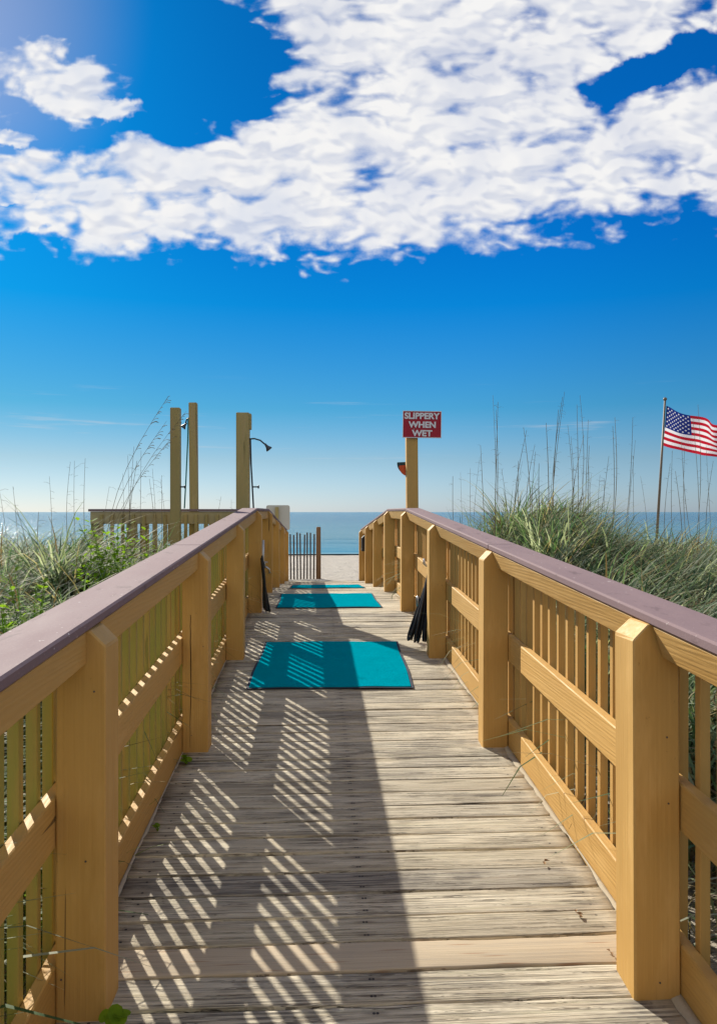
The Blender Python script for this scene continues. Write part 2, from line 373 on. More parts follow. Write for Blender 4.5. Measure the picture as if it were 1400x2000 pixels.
M['lath'] = plain('grey brown fence lath', (0.10, 0.082, 0.07), 0.85, vary=0.5)
M['fencepost'] = plain('brown fence post', (0.20, 0.11, 0.05), 0.8, vary=0.4)
M['black'] = plain('black plastic', (0.02, 0.02, 0.024), 0.5)
M['joist'] = plain('brown under timber', (0.16, 0.11, 0.07), 0.85, vary=0.4)
M['drift'] = plain('drifted sand grains', (0.40, 0.345, 0.255), 0.95, vary=0.2, scale=150)
M['splitdark'] = plain('dark split in wood', (0.03, 0.018, 0.01), 0.9)
M['soil'] = plain('dry leaf', (0.22, 0.13, 0.06), 0.9, vary=0.4)

def m_leafy(name, attr=True, col=(0.1, 0.2, 0.03), trans=0.45, rough=0.5):
    m, t, bs = material(name)
    if attr:
        a = t.node('ShaderNodeAttribute', attribute_name='Col').outputs['Color']
    else:
        v, oi, tc = objvec(t); a = t.mix(t.noise(v, 9, 3, 0.6), tuple(k*0.6 for k in col), tuple(k*1.35 for k in col))
    t.put(bs.inputs['Base Color'], a); bs.inputs['Roughness'].default_value = rough; bs.inputs['Specular IOR Level'].default_value = 0.16
    tr = t.node('ShaderNodeBsdfTranslucent'); t.put(tr.inputs[0], t.mix(1.0, a, (1.1, 1.15, 0.8), 'MULTIPLY'))
    mx = t.node('ShaderNodeMixShader'); mx.inputs[0].default_value = trans
    t.l.new(bs.outputs[0], mx.inputs[1]); t.l.new(tr.outputs[0], mx.inputs[2])
    t.l.new(mx.outputs[0], t.n['Material Output'].inputs[0]); return m
M['grass'] = m_leafy('dune grass blade', trans=0.5, rough=0.62)
M['leaf'] = m_leafy('bright green leaf', False, (0.20, 0.33, 0.022), 0.6, 0.7)
M['stalk'] = m_leafy('dry sea oat stalk', False, (0.24, 0.19, 0.11), 0.15, 0.8)

def m_sand():
    m, t, bs = material('pale beach sand')
    geo = t.node('ShaderNodeNewGeometry').outputs['Position']
    n = t.noise(geo, 90, 4, 0.7); b = t.noise(geo, 0.8, 5, 0.6); f = t.noise(t.map(geo, scale=(1.6, 3.0, 1)), 1.0, 6, 0.68)
    c = t.mix(b, (0.44, 0.40, 0.345), (0.58, 0.53, 0.46))
    c = t.mix(t.m('MULTIPLY', n, 0.4), c, (0.40, 0.35, 0.28))
    # sand is darker where it is wet, and mixed with litter under the dune plants
    sp = t.node('ShaderNodeSeparateXYZ'); t.put(sp.inputs[0], geo)
    wet = t.m('MULTIPLY', t.ss(sp.outputs[2], -1.03, -1.12), 0.6)
    c = t.mix(wet, c, (0.30, 0.25, 0.19))
    ax = t.m('ABSOLUTE', sp.outputs[0])
    lit_ = t.m('MULTIPLY', t.m('MULTIPLY', t.ss(ax, 1.0, 1.5), t.ss(sp.outputs[1], 15.5, 13.0)), t.ss(t.noise(geo, 5, 5, 0.7), 0.33, 0.52))
    c = t.mix(lit_, c, (0.13, 0.10, 0.055))
    t.put(bs.inputs['Base Color'], c); bs.inputs['Roughness'].default_value = 0.9
    fp_ = t.ss(t.voro(t.map(geo, scale=(1.0, 1.6, 1)), 1.9, 'F1'), 0.05, 0.28)
    bump(t, bs, t.m('ADD', t.m('MULTIPLY_ADD', f, 5.0, t.m('MULTIPLY', n, 0.25)), t.m('MULTIPLY', fp_, 1.6)), 1.0, 0.075); return m
M['sand'] = m_sand()
def m_sea():
    m, t, bs = material('sea water')
    geo = t.node('ShaderNodeNewGeometry').outputs['Position']
    a = t.noise(t.map(geo, scale=(0.22, 0.55, 1)), 1.0, 6, 0.62)
    b = t.noise(t.map(geo, scale=(0.012, 0.05, 1)), 1.0, 4, 0.6)
    sp = t.node('ShaderNodeSeparateXYZ'); t.put(sp.inputs[0], geo)
    shal = t.ss(sp.outputs[1], 260, 46)
    c = t.mix(b, (0.004, 0.055, 0.105), (0.008, 0.085, 0.150))
    c = t.mix(t.m('MULTIPLY', shal, 0.75), c, (0.04, 0.17, 0.20))
    t.put(bs.inputs['Base Color'], c)
    bs.inputs['Roughness'].default_value = 0.11; bs.inputs['IOR'].default_value = 1.333; bs.inputs['Specular IOR Level'].default_value = 0.16
    bump(t, bs, t.m('MULTIPLY', t.m('MULTIPLY_ADD', b, 3.0, a), t.lin(sp.outputs[1], 45.5, 75.0)), 1.0, 0.34); return m
M['sea'] = m_sea()

# ------------------------------------------------------------------ the walkway's long section
PY = [2.237+2.02*(k-1) for k in range(-1, 9)]        # post centres, the third one is the first in view
CREST0, CREST1, CRZ = 8.29, 10.33, 0.337
def zd(y):
    if y < CREST0: return CRZ-(CREST0-y)*0.0553
    if y <= CREST1: return CRZ
    return CRZ-(y-CREST1)*0.0655
Y_END = PY[-1]+0.30
Y_BEG = PY[0]-0.3

# ------------------------------------------------------------------ ground
def vnoise(x, y, s=0):
    return (np.sin(x*1.7+s)*np.cos(y*1.3-s*2)+0.5*np.sin(x*3.9-y*2.7+s*3)+0.3*np.cos(x*6.1+y*7.3+s))/1.8
def smooth(a, lo, hi):
    t_ = np.clip((a-lo)/(hi-lo), 0, 1); return t_*t_*(3-2*t_)
zdv = np.vectorize(zd)
SEA_Z = -1.13
def ground_z(x, y):
    x = np.asarray(x, float); y = np.asarray(y, float)
    beach = -0.13-0.035*np.maximum(y-17, 0)+0.012*vnoise(x*1.5, y*1.5, 2)
    beach = np.maximum(beach, -4.0)
    low = np.where(y < Y_END-0.2, zdv(np.minimum(y, 17))-0.20, beach)
    low = low*(1-smooth(y, 15.6, 16.8))+beach*smooth(y, 15.6, 16.8)
    mound = 0.72*np.exp(-((x-2.55)**2/1.6+(y-9.6)**2/3.2))+0.16*np.exp(-((x+2.3)**2/1.5+(y-7.6)**2/3.0))+0.10*np.exp(-((x-4.6)**2/3.0+(y-9.5)**2/6.0))
    dune = np.where(x > 0, 0.10, 0.12)+np.where(x > 0, 0.20, 0.30)*smooth(y, 2.0, 7.5)+0.09*vnoise(x*0.8, y*0.7, 1)+mound+0.12*smooth(np.abs(x), 4, 9)
    fall = smooth(y, 12.5, 17.0)
    s = smooth(np.abs(x), 1.0, 2.5)
    side = dune*(1-fall)+beach*fall
    return low*(1-s)+side*s
def grid(name, xs, ys, zf, mat):
    X, Y = np.meshgrid(xs, ys); Z = zf(X, Y); nx, ny = len(xs), len(ys)
    v = np.stack([X.ravel(), Y.ravel(), Z.ravel()], 1)
    i = np.arange((ny-1)*(nx-1)); r, c = i//(nx-1), i % (nx-1); a = r*nx+c
    f = np.stack([a, a+1, a+nx+1, a+nx], 1)
    me = bpy.data.meshes.new(name); me.from_pydata(v.tolist(), [], f.tolist()); me.shade_smooth()
    return link(name, me, mat)
xs = np.concatenate([[-6000, -1500, -400, -120, -60, -30, -20], np.arange(-14, 14.01, 0.16), [20, 30, 60, 120, 400, 1500, 6000]])
ys = np.concatenate([[-300, -80, -30, -15], np.arange(-6, 20, 0.16), np.arange(20, 60, 1.0), [80, 120, 400]])
tag(grid('ground', xs, ys, ground_z, M['sand']), 'pale sand of the beach and dunes', None, kind='structure')
sx = np.array([-30000, -6000, -1000, -200, 0, 200, 1000, 6000, 30000]); sy = np.array([44.0, 120, 400, 1500, 6000, 40000])
tag(grid('sea', sx, sy, lambda X, Y: np.full_like(X, SEA_Z), M['sea']), 'calm blue sea reaching to the horizon', None, kind='structure')
# ------------------------------------------------------------------ deck of single planks
deck = tag(empty('boardwalk', (0, 0, 0)), 'weathered grey plank boardwalk rising over the dune', None, kind='structure')
HALF = 0.884
def plank_mesh(seed):
    r = random.Random(seed); n = 26; W = 0.5
    ph = [r.uniform(0, 6.28) for _ in range(6)]
    vs, fs = [], []
    for i in range(n+1):
        x = -HALF+2*HALF*i/n
        e0 = 0.018*math.sin(x*7+ph[0])+r.uniform(-1, 1)*0.014; e1 = 0.018*math.sin(x*6+ph[1])+r.uniform(-1, 1)*0.014
        cup = 0.0022*math.sin(x*2.2+ph[2])+r.uniform(-1, 1)*0.0006
        y0, y1 = -W+e0, W+e1
        row = [(y0, -0.032), (y0, -0.0035+cup), (y0+0.016, -0.0006+cup), (y0+0.05, cup+0.0006), (0, cup*0.2), (y1-0.05, 0.0006-cup*0.4), (y1-0.016, -0.0006-cup*0.4), (y1, -0.0035-cup*0.4), (y1, -0.032)]
        vs += [(x, a, b) for a, b in row]
    k = 9
    for i in range(n):
        for j in range(k):
            fs.append([i*k+j, (i+1)*k+j, (i+1)*k+(j+1) % k, i*k+(j+1) % k])
    fs += [list(range(k)), [n*k+j for j in range(k)][::-1]]
    me = bpy.data.meshes.new('plank'); me.from_pydata(vs, [], fs); me.shade_smooth()
    bm = bmesh.new(); bm.from_mesh(me); bmesh.ops.recalc_face_normals(bm, faces=bm.faces); bm.to_mesh(me); bm.free()
    me.materials.append(M['plank']); return me
PM = [plank_mesh(s) for s in range(9)]
newmesh = plank_mesh(77); newmesh.materials.clear(); newmesh.materials.append(M['newplank'])
y = Y_BEG; pr = random.Random(5)
# widths near the viewer follow the boards one can tell apart
while y < Y_END:
    wd = pr.choice([0.128, 0.134, 0.138, 0.14]); gp = pr.choice([0.004, 0.006, 0.008, 0.011])
    isnew = y < 2.49 < y+wd+gp
    if isnew: wd = 0.14; gp = 0.012
    yc = y+wd/2
    o = link('plank', newmesh if isnew else pr.choice(PM), None, deck, (pr.uniform(-0.006, 0.003), yc, zd(yc)-0.004+pr.uniform(-0.0025, 0.002)))
    sl_ = math.atan((zd(yc+0.05)-zd(yc-0.05))/0.1)
    o.rotation_euler = (sl_+pr.uniform(-0.010, 0.010), pr.uniform(-0.0015, 0.0015), pr.uniform(-0.003, 0.003) if wd < .139 else 0)
    o.scale = (1, wd, 1)
    if isnew: o['label'] = 'newer peach coloured plank'
    y += wd+gp
def drift(sgn, ya, yb, wmax, label, seed):
    r = random.Random(seed); vs, fs = [], []; n = int((yb-ya)/0.04)
    for i in range(n+1):
        y_ = ya+(yb-ya)*i/n
        w_ = max(0.002, wmax*(0.55+0.35*math.sin(y_*3.1+seed)+0.25*math.sin(y_*9.7)+r.uniform(-0.2, 0.2))); z_ = zd(y_)
        vs += [(sgn*0.888, y_, z_-0.012), (sgn*0.888, y_, z_+w_*0.24), (sgn*(0.886-w_*0.5), y_, z_+w_*0.09), (sgn*(0.886-w_), y_, z_-0.003)]
    for i in range(n):
        for j in range(3): fs.append([i*4+j, i*4+j+1, i*4+j+5, i*4+j+4])
    me = bpy.data.meshes.new('sand_drift'); me.from_pydata(vs, [], fs); me.shade_smooth()
    tag(link('sand_drift', me, M['drift']), label, 'sand', kind='stuff')
drift(1, 0.4, 12.5, 0.026, 'thin drift of pale sand along the right bottom rail', 2)
drift(-1, 2.5, 14.5, 0.012, 'thin drift of pale sand along the left bottom rail', 5)
for sx_ in (-0.80, 0.0, 0.80):
    for a, b in ((Y_BEG, CREST0), (CREST0, CREST1), (CREST1, Y_END)):
        mb = MB(); mb.extrude([(-0.02, 0, -0.19), (0.02, 0, -0.19), (0.02, 0, -0.045), (-0.02, 0, -0.045)], (0, b-a, zd(b)-zd(a)))
        mb.build('joist', M['joist'], deck, (sx_, a, zd(a)))

# ------------------------------------------------------------------ railings
def railing(side, label, balmat):
    s = side; root = tag(empty('railing', (s*0.85, Y_BEG, zd(Y_BEG))), label, 'railing')
    org = Vector(root.location)
    def put(o, p): o.location = Vector(p)-org
    pm = []
    for v_ in range(3):
        mb = MB(); mb.extrude([(s*0.75, -0.07, -0.03), (s*0.888, -0.07, -0.03), (s*0.888, -0.07, 1.077), (s*0.797, -0.07, 1.077), (s*0.75, -0.07, 1.03)], (0, 0.14, 0))
        pm.append(mb.mesh('post', bevel=0.005, jitter=0.0012))
    for k, yk in enumerate(PY):
        o = link('post', pm[k % 3], M['stainZ'], root); put(o, (0, yk, zd(yk)))
        o.rotation_euler = (random.uniform(-0.004, 0.004), random.uniform(-0.004, 0.004), random.uniform(-0.008, 0.008))
    mb = MB(); mb.lathe([(0.0, -0.0012), (0.0026, -0.0010), (0.0030, 0.001)], 7, (0, 0, 0), 'Y'); nail = mb.mesh('nail_head')
    for k in range(2, 6):
        for q in range(3):
            o = link('nail_head', nail, M['lath'], root); put(o, (s*random.uniform(0.765, 0.875), PY[k]-0.0712, zd(PY[k])+random.choice((0.05, 0.1, 0.42, 0.58, 0.75, 0.9))+random.uniform(-0.02, 0.02)))
    if s < 0:
        mb = MB(); xx = [0.0]
        for i in range(24): xx.append(xx[-1]*0.9+random.uniform(-0.0022, 0.0022))
        pl = [(xx[i]-0.0019*math.sin(math.pi*i/24)-0.0004, 0, 0.02+i*0.041) for i in range(25)]; pr_ = [(xx[i]+0.0019*math.sin(math.pi*i/24)+0.0004, 0, 0.02+i*0.041) for i in range(25)]
        for i in range(24): mb.add([pl[i], pr_[i], pr_[i+1], pl[i+1]], [[0, 1, 2, 3]])
        o = mb.build('split', M['splitdark'], root); put(o, (-0.845, PY[3]-0.0722, zd(PY[3])))
    def rail(name, prof, a, b, mat, bevel=0.004):
        mb = MB(); mb.extrude([(s*x, 0, z) for x, z in prof], (0, b-a, zd(b)-zd(a)))
        o = mb.build(name, mat, root, bevel=bevel); put(o, (0, a, zd(a))); return o
    breaks = [Y_BEG, PY[1], PY[3], CREST0, CREST1, PY[7], Y_END]
    for a, b in zip(breaks[:-1], breaks[1:]):
        g = 0.0015
        c = rail('cap_board', [(0.792, 1.08), (0.958, 1.08), (0.958, 1.112), (0.792, 1.112)], a+g, b-g, M['cap'], 0.006)
        rail('middle_rail', [(0.8895, 0.475), (0.928, 0.475), (0.928, 0.615), (0.8895, 0.615)], a+g, b-g, M['stainY'])
        rail('bottom_rail', [(0.8895, -0.03), (0.928, -0.03), (0.928, 0.147), (0.8895, 0.147)], a+g, b-g, M['stainY'])
        rail('upper_rail', [(0.8895, 0.972), (0.928, 0.972), (0.928, 1.077), (0.8895, 1.077)], a+g, b-g, M['stainY'])
    for ya, yb in zip(PY[:-1], PY[1:]):
        a, b = ya+0.072, yb-0.072
        if ya < CREST0 < b: pass
        prof = [(0.803, 1.0785), (0.842, 1.0785), (0.842, 0.985), (0.803, 0.985)] if s < 0 else [(0.799, 1.0785), (0.838, 1.0785), (0.868, 0.985), (0.829, 0.985)]
        rail('apron', prof, a, b, M['stainY'])
    mb = MB(); mb.box(-0.0155, 0.0155, -0.0155, 0.0155, 0.0, 1.055)
    bm_ = mb.mesh('baluster', bevel=0.002)
    y = PY[0]+0.11
    while y < Y_END-0.05:
        o = link('baluster', bm_, balmat, root); put(o, (s*0.9445, y+random.uniform(-0.004, 0.004), zd(y)+0.012+random.uniform(-0.006, 0.006)))
        o.rotation_euler = (random.uniform(-0.006, 0.006), 0, random.uniform(-0.05, 0.05))
        y += 0.1285
    return root
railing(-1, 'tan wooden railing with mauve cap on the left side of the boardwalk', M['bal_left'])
railing(1, 'tan wooden railing with mauve cap on the right side of the boardwalk', M['stainZ'])

# ------------------------------------------------------------------ carpets
def carpet(x0, x1, y0, y1, label, rot=0.0):
    cx, cy = (x0+x1)/2, (y0+y1)/2
    root = tag(empty('carpet_mat', (cx, cy, zd(cy))), label, 'mat', 'teal mats laid along the boardwalk')
    root.rotation_euler = (0, 0, rot)
    n, m_ = 22, 26; hw, hl = (x1-x0)/2, (y1-y0)/2
    bw = 0.018
    rr = random.Random(int(cy*10)); ph = [rr.uniform(0, 6) for _ in range(6)]
    def hz(x, y):
        return zd(cy+y)-zd(cy)+0.006+0.002*math.sin(x*9+ph[0])*math.sin(y*7+ph[1])+0.0015*math.sin(x*21+ph[2])*math.cos(y*17+ph[3])
    def slab(xa, xb, ya, yb, nx, ny, th, edge):
        vs, fs = [], []
        for j in range(ny+1):
            for i in range(nx+1):
                x = xa+(xb-xa)*i/nx; y_ = ya+(yb-ya)*j/ny
                wob = edge*math.sin(y_*5+ph[4])*(1 if x > 0 else -1); woy = edge*math.sin(x*6+ph[5])
                vs.append((x+wob, y_+woy, hz(x, y_)+th))
        N = len(vs); vs += [(a, b, c-th-0.004) for a, b, c in vs]
        for j in range(ny):
            for i in range(nx):
                q = j*(nx+1)+i; fs.append([q, q+1, q+nx+2, q+nx+1])
        per = [i for i in range(nx+1)]+[j*(nx+1)+nx for j in range(1, ny+1)]+[ny*(nx+1)+i for i in range(nx-1, -1, -1)]+[j*(nx+1) for j in range(ny-1, 0, -1)]
        for a, b in zip(per, per[1:]+per[:1]): fs.append([b, a, a+N, b+N])
        me = bpy.data.meshes.new('slab'); me.from_pydata(vs, [], fs); return me
    link('pile', slab(-hw+bw, hw-bw, -hl+bw, hl-bw, n, m_, 0.006, 0.005), M['carpet'], root)
    link('border', slab(-hw, hw, -hl, hl, n, m_, 0.001, 0.005), M['navy'], root)
    return root
carpet(-0.635, 0.535, 5.35, 6.79, 'teal carpet mat with navy edge, nearest and largest of the three', R(-1.6))
carpet(-0.615, 0.565, 8.55, 10.0, 'teal carpet mat at the crest of the boardwalk, middle of the three', R(0.4))
carpet(-0.57, 0.575, 11.6, 13.1, 'teal carpet mat farthest along the boardwalk, just a thin strip', R(0.3))

# ------------------------------------------------------------------ slippery when wet sign on its post
def text_mesh(body, size, ext):
    cu = bpy.data.curves.new('txt', 'FONT'); cu.body = body; cu.size = size; cu.align_x = 'CENTER'; cu.align_y = 'CENTER'; cu.extrude = ext; cu.offset = 0.0042; cu.resolution_u = 4
    o = bpy.data.objects.new('txt', cu); COL.objects.link(o)
    bpy.context.view_layer.update(); dg = bpy.context.evaluated_depsgraph_get()
    me = bpy.data.meshes.new_from_object(o.evaluated_get(dg)); bpy.data.objects.remove(o); me.materials.clear(); return me
SD = 9.5
pb = at(806.5, 1000, SD)
g0 = float(ground_z(pb.x, pb.y))
sp_root = tag(empty('sign_post', (pb.x, pb.y, g0-0.1)), 'tan wooden post carrying the red sign beside the right railing', 'post')
sp_root.rotation_euler = (0, R(-0.5), 0)
mb = MB(); mb.box(-0.07, 0.07, -0.07, 0.07, 0, 2.62-(g0-0.1)); mb.build('post', M['stainZ'], sp_root, bevel=0.006)
sc_ = at(824, 829, SD-0.09)
sg = tag(empty('warning_sign', sc_), 'red sign with white lettering SLIPPERY WHEN WET on tall post', 'sign')
sg.rotation_euler = (0, R(0.7), -YAW*0.6)
mb = MB(); mb.box(-0.238, 0.238, 0, 0.006, -0.166, 0.166); mb.build('panel', M['red'], sg, bevel=0.001)
for nm, b in (('border_top', (-0.238, 0.238, 0.158, 0.166)), ('border_bottom', (-0.238, 0.238, -0.166, -0.158)), ('border_left', (-0.238, -0.231, -0.158, 0.158)), ('border_right', (0.231, 0.238, -0.158, 0.158))):
    mb = MB(); mb.box(b[0], b[1], -0.003, -0.0002, b[2], b[3]); mb.build('border', M['white'], sg)
for body, zc, wid, hgt in (('SLIPPERY', 0.104, 0.435, 0.080), ('WHEN', -0.003, 0.335, 0.078), ('WET', -0.108, 0.25, 0.078)):
    me = text_mesh(body, 0.11, 0.0015)
    co = np.empty(len(me.vertices)*3); me.vertices.foreach_get('co', co); co = co.reshape(-1, 3)
    mn, mx = co.min(0), co.max(0); co[:, 0] = (co[:, 0]-(mn[0]+mx[0])/2)/(mx[0]-mn[0])*wid; co[:, 1] = (co[:, 1]-(mn[1]+mx[1])/2)/(mx[1]-mn[1])*hgt
    co = np.stack([co[:, 0], -0.003-co[:, 2], co[:, 1]+zc], 1); me.vertices.foreach_set('co', co.ravel()); me.update()
    o = link('lettering', me, M['white'], sg); o['label'] = 'white lettering '+body
for bx_, bz_ in ((-0.10, 0.145), (-0.10, -0.06)):
    mb = MB(); mb.lathe([(0.0, -0.006), (0.007, -0.005), (0.008, -0.0003)], 8, (bx_, 0, bz_), 'Y'); mb.build('bolt', M['steel'], sg, smooth=True)
# orange and teal fan shaped reflector behind the post
fc = at(795, 905, SD+0.10)
fr = tag(empty('wedge_reflector', fc), 'small orange wedge with dark teal rim behind the sign post', 'reflector')
def fan(rad, y0, y1, grow=0.0):
    pts = [(0.03+grow, y0, 0.02+grow)]+[(0.03+grow-(0.155+grow)*math.cos(R(a))*rad, y0, 0.0+grow*0.2-0.145*math.sin(R(a))*rad) for a in range(-5, 96, 10)]
    m2 = MB(); m2.extrude(pts, (0, y1-y0, 0)); return m2
fan(1.0, 0.0, 0.03).build('rim', M['darkteal'], fr, bevel=0.001)
fan(0.86, -0.006, -0.0005).build('face', M['orange'], fr, (0, 0, -0.040))

# ------------------------------------------------------------------ outdoor shower posts and their platform
def shower_post(px, d, ytop, wpx, label, head=0, mat='oldpost', lean=0.0, block=False, valve=None):
    p = at(px, 1000, d); g = float(ground_z(p.x, p.y))-0.15; top = at(px, ytop, d).z
    root = tag(empty('shower_post', (p.x, p.y, g)), label, 'shower post', 'posts of the beach shower'); root.rotation_euler = (0, lean, 0)
    hw = wpx/1500*d/2; H = top-g
    mb = MB(); mb.box(-hw, hw, -hw, hw, 0, H); mb.build('post', M[mat], root, bevel=0.006)
    if block:
        mb = MB(); mb.box(hw+0.001, hw+0.022, -hw*0.8, hw*0.8, H-0.20, H-0.01); mb.build('cleat', M['oldpost'], root, bevel=0.003)
    if head:
        z = H-(0.32 if head > 0 else 0.22); s = 1 if head > 0 else -1; L = abs(head)
        mb = MB(); mb.tube([(s*(hw-0.01), -0.02, z), (s*(hw+0.25*L), -0.02, z+0.006), (s*(hw+0.55*L), -0.02, z-0.015), (s*(hw+0.85*L), -0.02, z-0.075)], 0.010, 8); arm = mb.build('shower_arm', M['darkmetal'], root, smooth=True)
        mb = MB(); mb.lathe([(0.012, 0.03), (0.016, 0.0), (0.022, -0.02), (0.040, -0.05), (0.040, -0.062)], 12); o = mb.build('shower_head', M['darkmetal'], arm, (s*(hw+0.86*L), -0.02, z-0.08), smooth=True); o.rotation_euler = (0, -s*R(38), 0)
        mb = MB(); mb.tube([(s*(hw+0.012), -0.02, z+0.01), (s*(hw+0.02), -0.02, z-0.3), (s*(hw+0.05), -0.02, z-0.85), (s*(hw+0.075), -0.02, z-1.25)], 0.010, 8)
        mb.build('supply_pipe', M['darkmetal' if head > 0 else 'tealpipe'], root, smooth=True)
    if valve is not None:
        zz = valve-g; x0 = hw+(0.055 if head > 0 else 0.0)
        mb = MB(); mb.tube([(x0-0.02, -0.02, zz), (x0+0.045, -0.02, zz)], 0.009, 8); mb.lathe([(0.012, 0.0), (0.022, 0.006), (0.022, 0.016), (0.010, 0.02)], 10, (x0+0.045, -0.02, zz), 'X'); mb.build('valve', M['darkmetal'], root, smooth=True)
    return root
shower_post(475, 9.45, 807, 25, 'thick shower post beside the boardwalk with bent arm and shower head', head=0.24, mat='oldpost', block=True, valve=at(497, 951, 9.45).z)
shower_post(343.5, 9.0, 797, 18.5, 'shorter slim post standing in front of the platform rail', mat='oldpost', valve=at(355, 951, 9.0).z)
shower_post(381, 10.7, 787, 15.5, 'tallest slim post with small shower head and teal pipe, behind platform rail', head=-0.06, mat='oldpost', lean=R(-0.5))

plat = tag(empty('shower_platform', (-1.0, 9.3, 0.1)), 'low wooden shower platform with railing left of the boardwalk', 'platform')
def pput(o, p): o.location = Vector(p)-Vector(plat.location)
L0 = at(196, 1000, 9.75); L1 = Vector((-1.03, 9.35, 0))
XA = L0.x; YF = 9.45; YB = 11.3; PZ = CRZ
def pbox(name, x0, x1, y0, y1, z0, z1, mat, bevel=0.004):
    mb = MB(); mb.box(x0, x1, y0, y1, z0, z1); o = mb.build(name, M[mat], plat, bevel=bevel); pput(o, (0, 0, 0)); return o
pbox('cap_board', XA, -1.0, YF-0.05, YF+0.09, PZ+1.075, PZ+1.105, 'cap')
pbox('fascia', XA+0.02, -1.0, YF-0.03, YF+0.008, PZ+0.925, PZ+1.073, 'oldX')
pbox('cap_board', XA, XA+0.14, YF+0.092, YB, PZ+1.075, PZ+1.105, 'cap')
pbox('fascia', XA+0.03, XA+0.07, YF+0.03, YB, PZ+0.925, PZ+1.073, 'oldX')
pbox('cap_board', XA+0.142, -1.0, YB-0.14, YB, PZ+1.075, PZ+1.105, 'cap')
pbox('fascia', XA+0.142, -1.0, YB-0.10, YB-0.06, PZ+0.925, PZ+1.073, 'oldX')
pbox('bottom_rail', XA+0.02, -1.0, YF-0.03, YF+0.008, PZ+0.06, PZ+0.15, 'oldX')
pbox('middle_rail', XA+0.02, -1.0, YF-0.03, YF+0.008, PZ+0.47, PZ+0.56, 'oldX')
for x_ in np.linspace(XA+0.06, -1.08, 4):
    for yy in (YF+0.058, YB-0.05):
        mb = MB(); mb.box(-0.045, 0.045, -0.045, 0.045, -0.75, 1.07); o = mb.build('post', M['oldpost'], plat, bevel=0.004); pput(o, (x_, yy, PZ))
mbb = MB(); mbb.box(-0.018, 0.018, -0.018, 0.018, 0.06, 1.04); balp = mbb.mesh('baluster', bevel=0.002)
for x_ in np.arange(XA+0.16, -1.05, 0.125):
    o = link('baluster', balp, M['oldpost'], plat); pput(o, (x_, YF-0.05, PZ))
for x_ in np.arange(XA+0.16, -1.05, 0.14):
    o = link('baluster', balp, M['oldpost'], plat); pput(o, (x_, YB-0.12, PZ))
for y_ in np.arange(YF+0.1, YB-0.1, 0.143):
    mb = MB(); mb.box(XA+0.08, -1.0, 0, 0.135, -0.035, 0.0); o = mb.build('plank', M['plank'], plat, bevel=0.003); pput(o, (0, y_, PZ))
mb = MB(); mb.tube([(XA+0.9, YF+0.2, PZ+0.66), (-1.25, YF+0.2, PZ+0.655)], 0.012, 8); mb.tube([(XA+1.35, YF+0.5, PZ+0.88), (-1.1, YF+0.5, PZ+0.88)], 0.012, 8)
o = mb.build('water_pipe', M['tealpipe'], plat, smooth=True); pput(o, (0, 0, 0))

# ------------------------------------------------------------------ sign seen from behind, sand fence, flag
p = at(543, 1000, 18.0); g = float(ground_z(p.x, p.y))
bs_ = tag(empty('notice_board', (p.x, p.y, g-0.2)), 'pale rectangular notice board seen from behind past the left railing', 'sign')
mb = MB(); mb.box(-0.065, 0.015, -0.085, -0.005, 0, 1.62-g+0.1); mb.build('post', M['oldpost'], bs_, bevel=0.004)
hw, z0, z1 = 0.276, 0.98-g+0.2, 1.565-g+0.2; rc = 0.05; pts = []
for cx, cz, a0 in ((hw-rc, z1-rc, 0), (-hw+rc, z1-rc, 90), (-hw+rc, z0+rc, 180), (hw-rc, z0+rc, 270)):
    pts += [(cx+rc*math.cos(R(a0+k*22.5)), 0, cz+rc*math.sin(R(a0+k*22.5))) for k in range(5)]
mb = MB(); mb.extrude(pts, (0, 0.006, 0)); mb.build('panel', M['alu'], bs_)
fe = tag(empty('sand_fence', at(622, 1000, 17.9)*1.0), 'dark slatted sand fence at the end of the boardwalk', 'fence')
fp = at(622, 1126, 17.9); fe.location = (fp.x, fp.y, float(ground_z(fp.x, fp.y)))
mb = MB(); mb.lathe([(0.058, -0.4), (0.056, 0.6), (0.052, 1.19), (0.046, 1.215)], 10); mb.build('post', M['fencepost'], fe, smooth=True)
ms = []
for v_ in range(3):
    mb = MB(); mb.box(-0.017, 0.017, -0.004, 0.004, -0.12, 1.0+0.02*v_); ms.append(mb.mesh('slat', bevel=0.0015))
FX = [-(0.11+0.076*i) for i in range(34)]
def fy(x): return -0.10*x+0.05*math.sin(x*3)
for i, x in enumerate(FX):
    o = link('slat', ms[i % 3], M['lath'], fe, (x, fy(x), float(ground_z(fe.location.x+x, fe.location.y+fy(x)))-fe.location.z+0.045+0.012*math.sin(i*1.7)))
    o.rotation_euler = (random.uniform(-.02, .02), random.uniform(-.02, .02), random.uniform(-.3, .3))
for z in (0.22, 0.52, 0.82):
    mb = MB(); mb.tube([(x, fy(x)+0.006*(-1)**i, z+0.01) for i, x in enumerate([0.0]+FX)], 0.0025, 4); mb.build('wire', M['lath'], fe)
# pieces at the far end of the right railing
p = at(709, 1052, 15.6)
bb = tag(empty('bag_dispenser', (0.905, 15.75, zd(15.75)+0.62)), 'small black box hanging at the far end of the right railing', 'box')
mb = MB(); mb.extrude([(-0.14, -0.06, 0.0), (-0.018, -0.06, 0.0), (-0.018, -0.06, 0.3), (-0.08, -0.06, 0.33), (-0.14, -0.06, 0.27)], (0, 0.14, 0)); mb.build('case', M['black'], bb, bevel=0.008)
mb = MB(); mb.box(-0.144, -0.1405, -0.03, 0.05, 0.02, 0.06); mb.build('slot', M['steel'], bb)

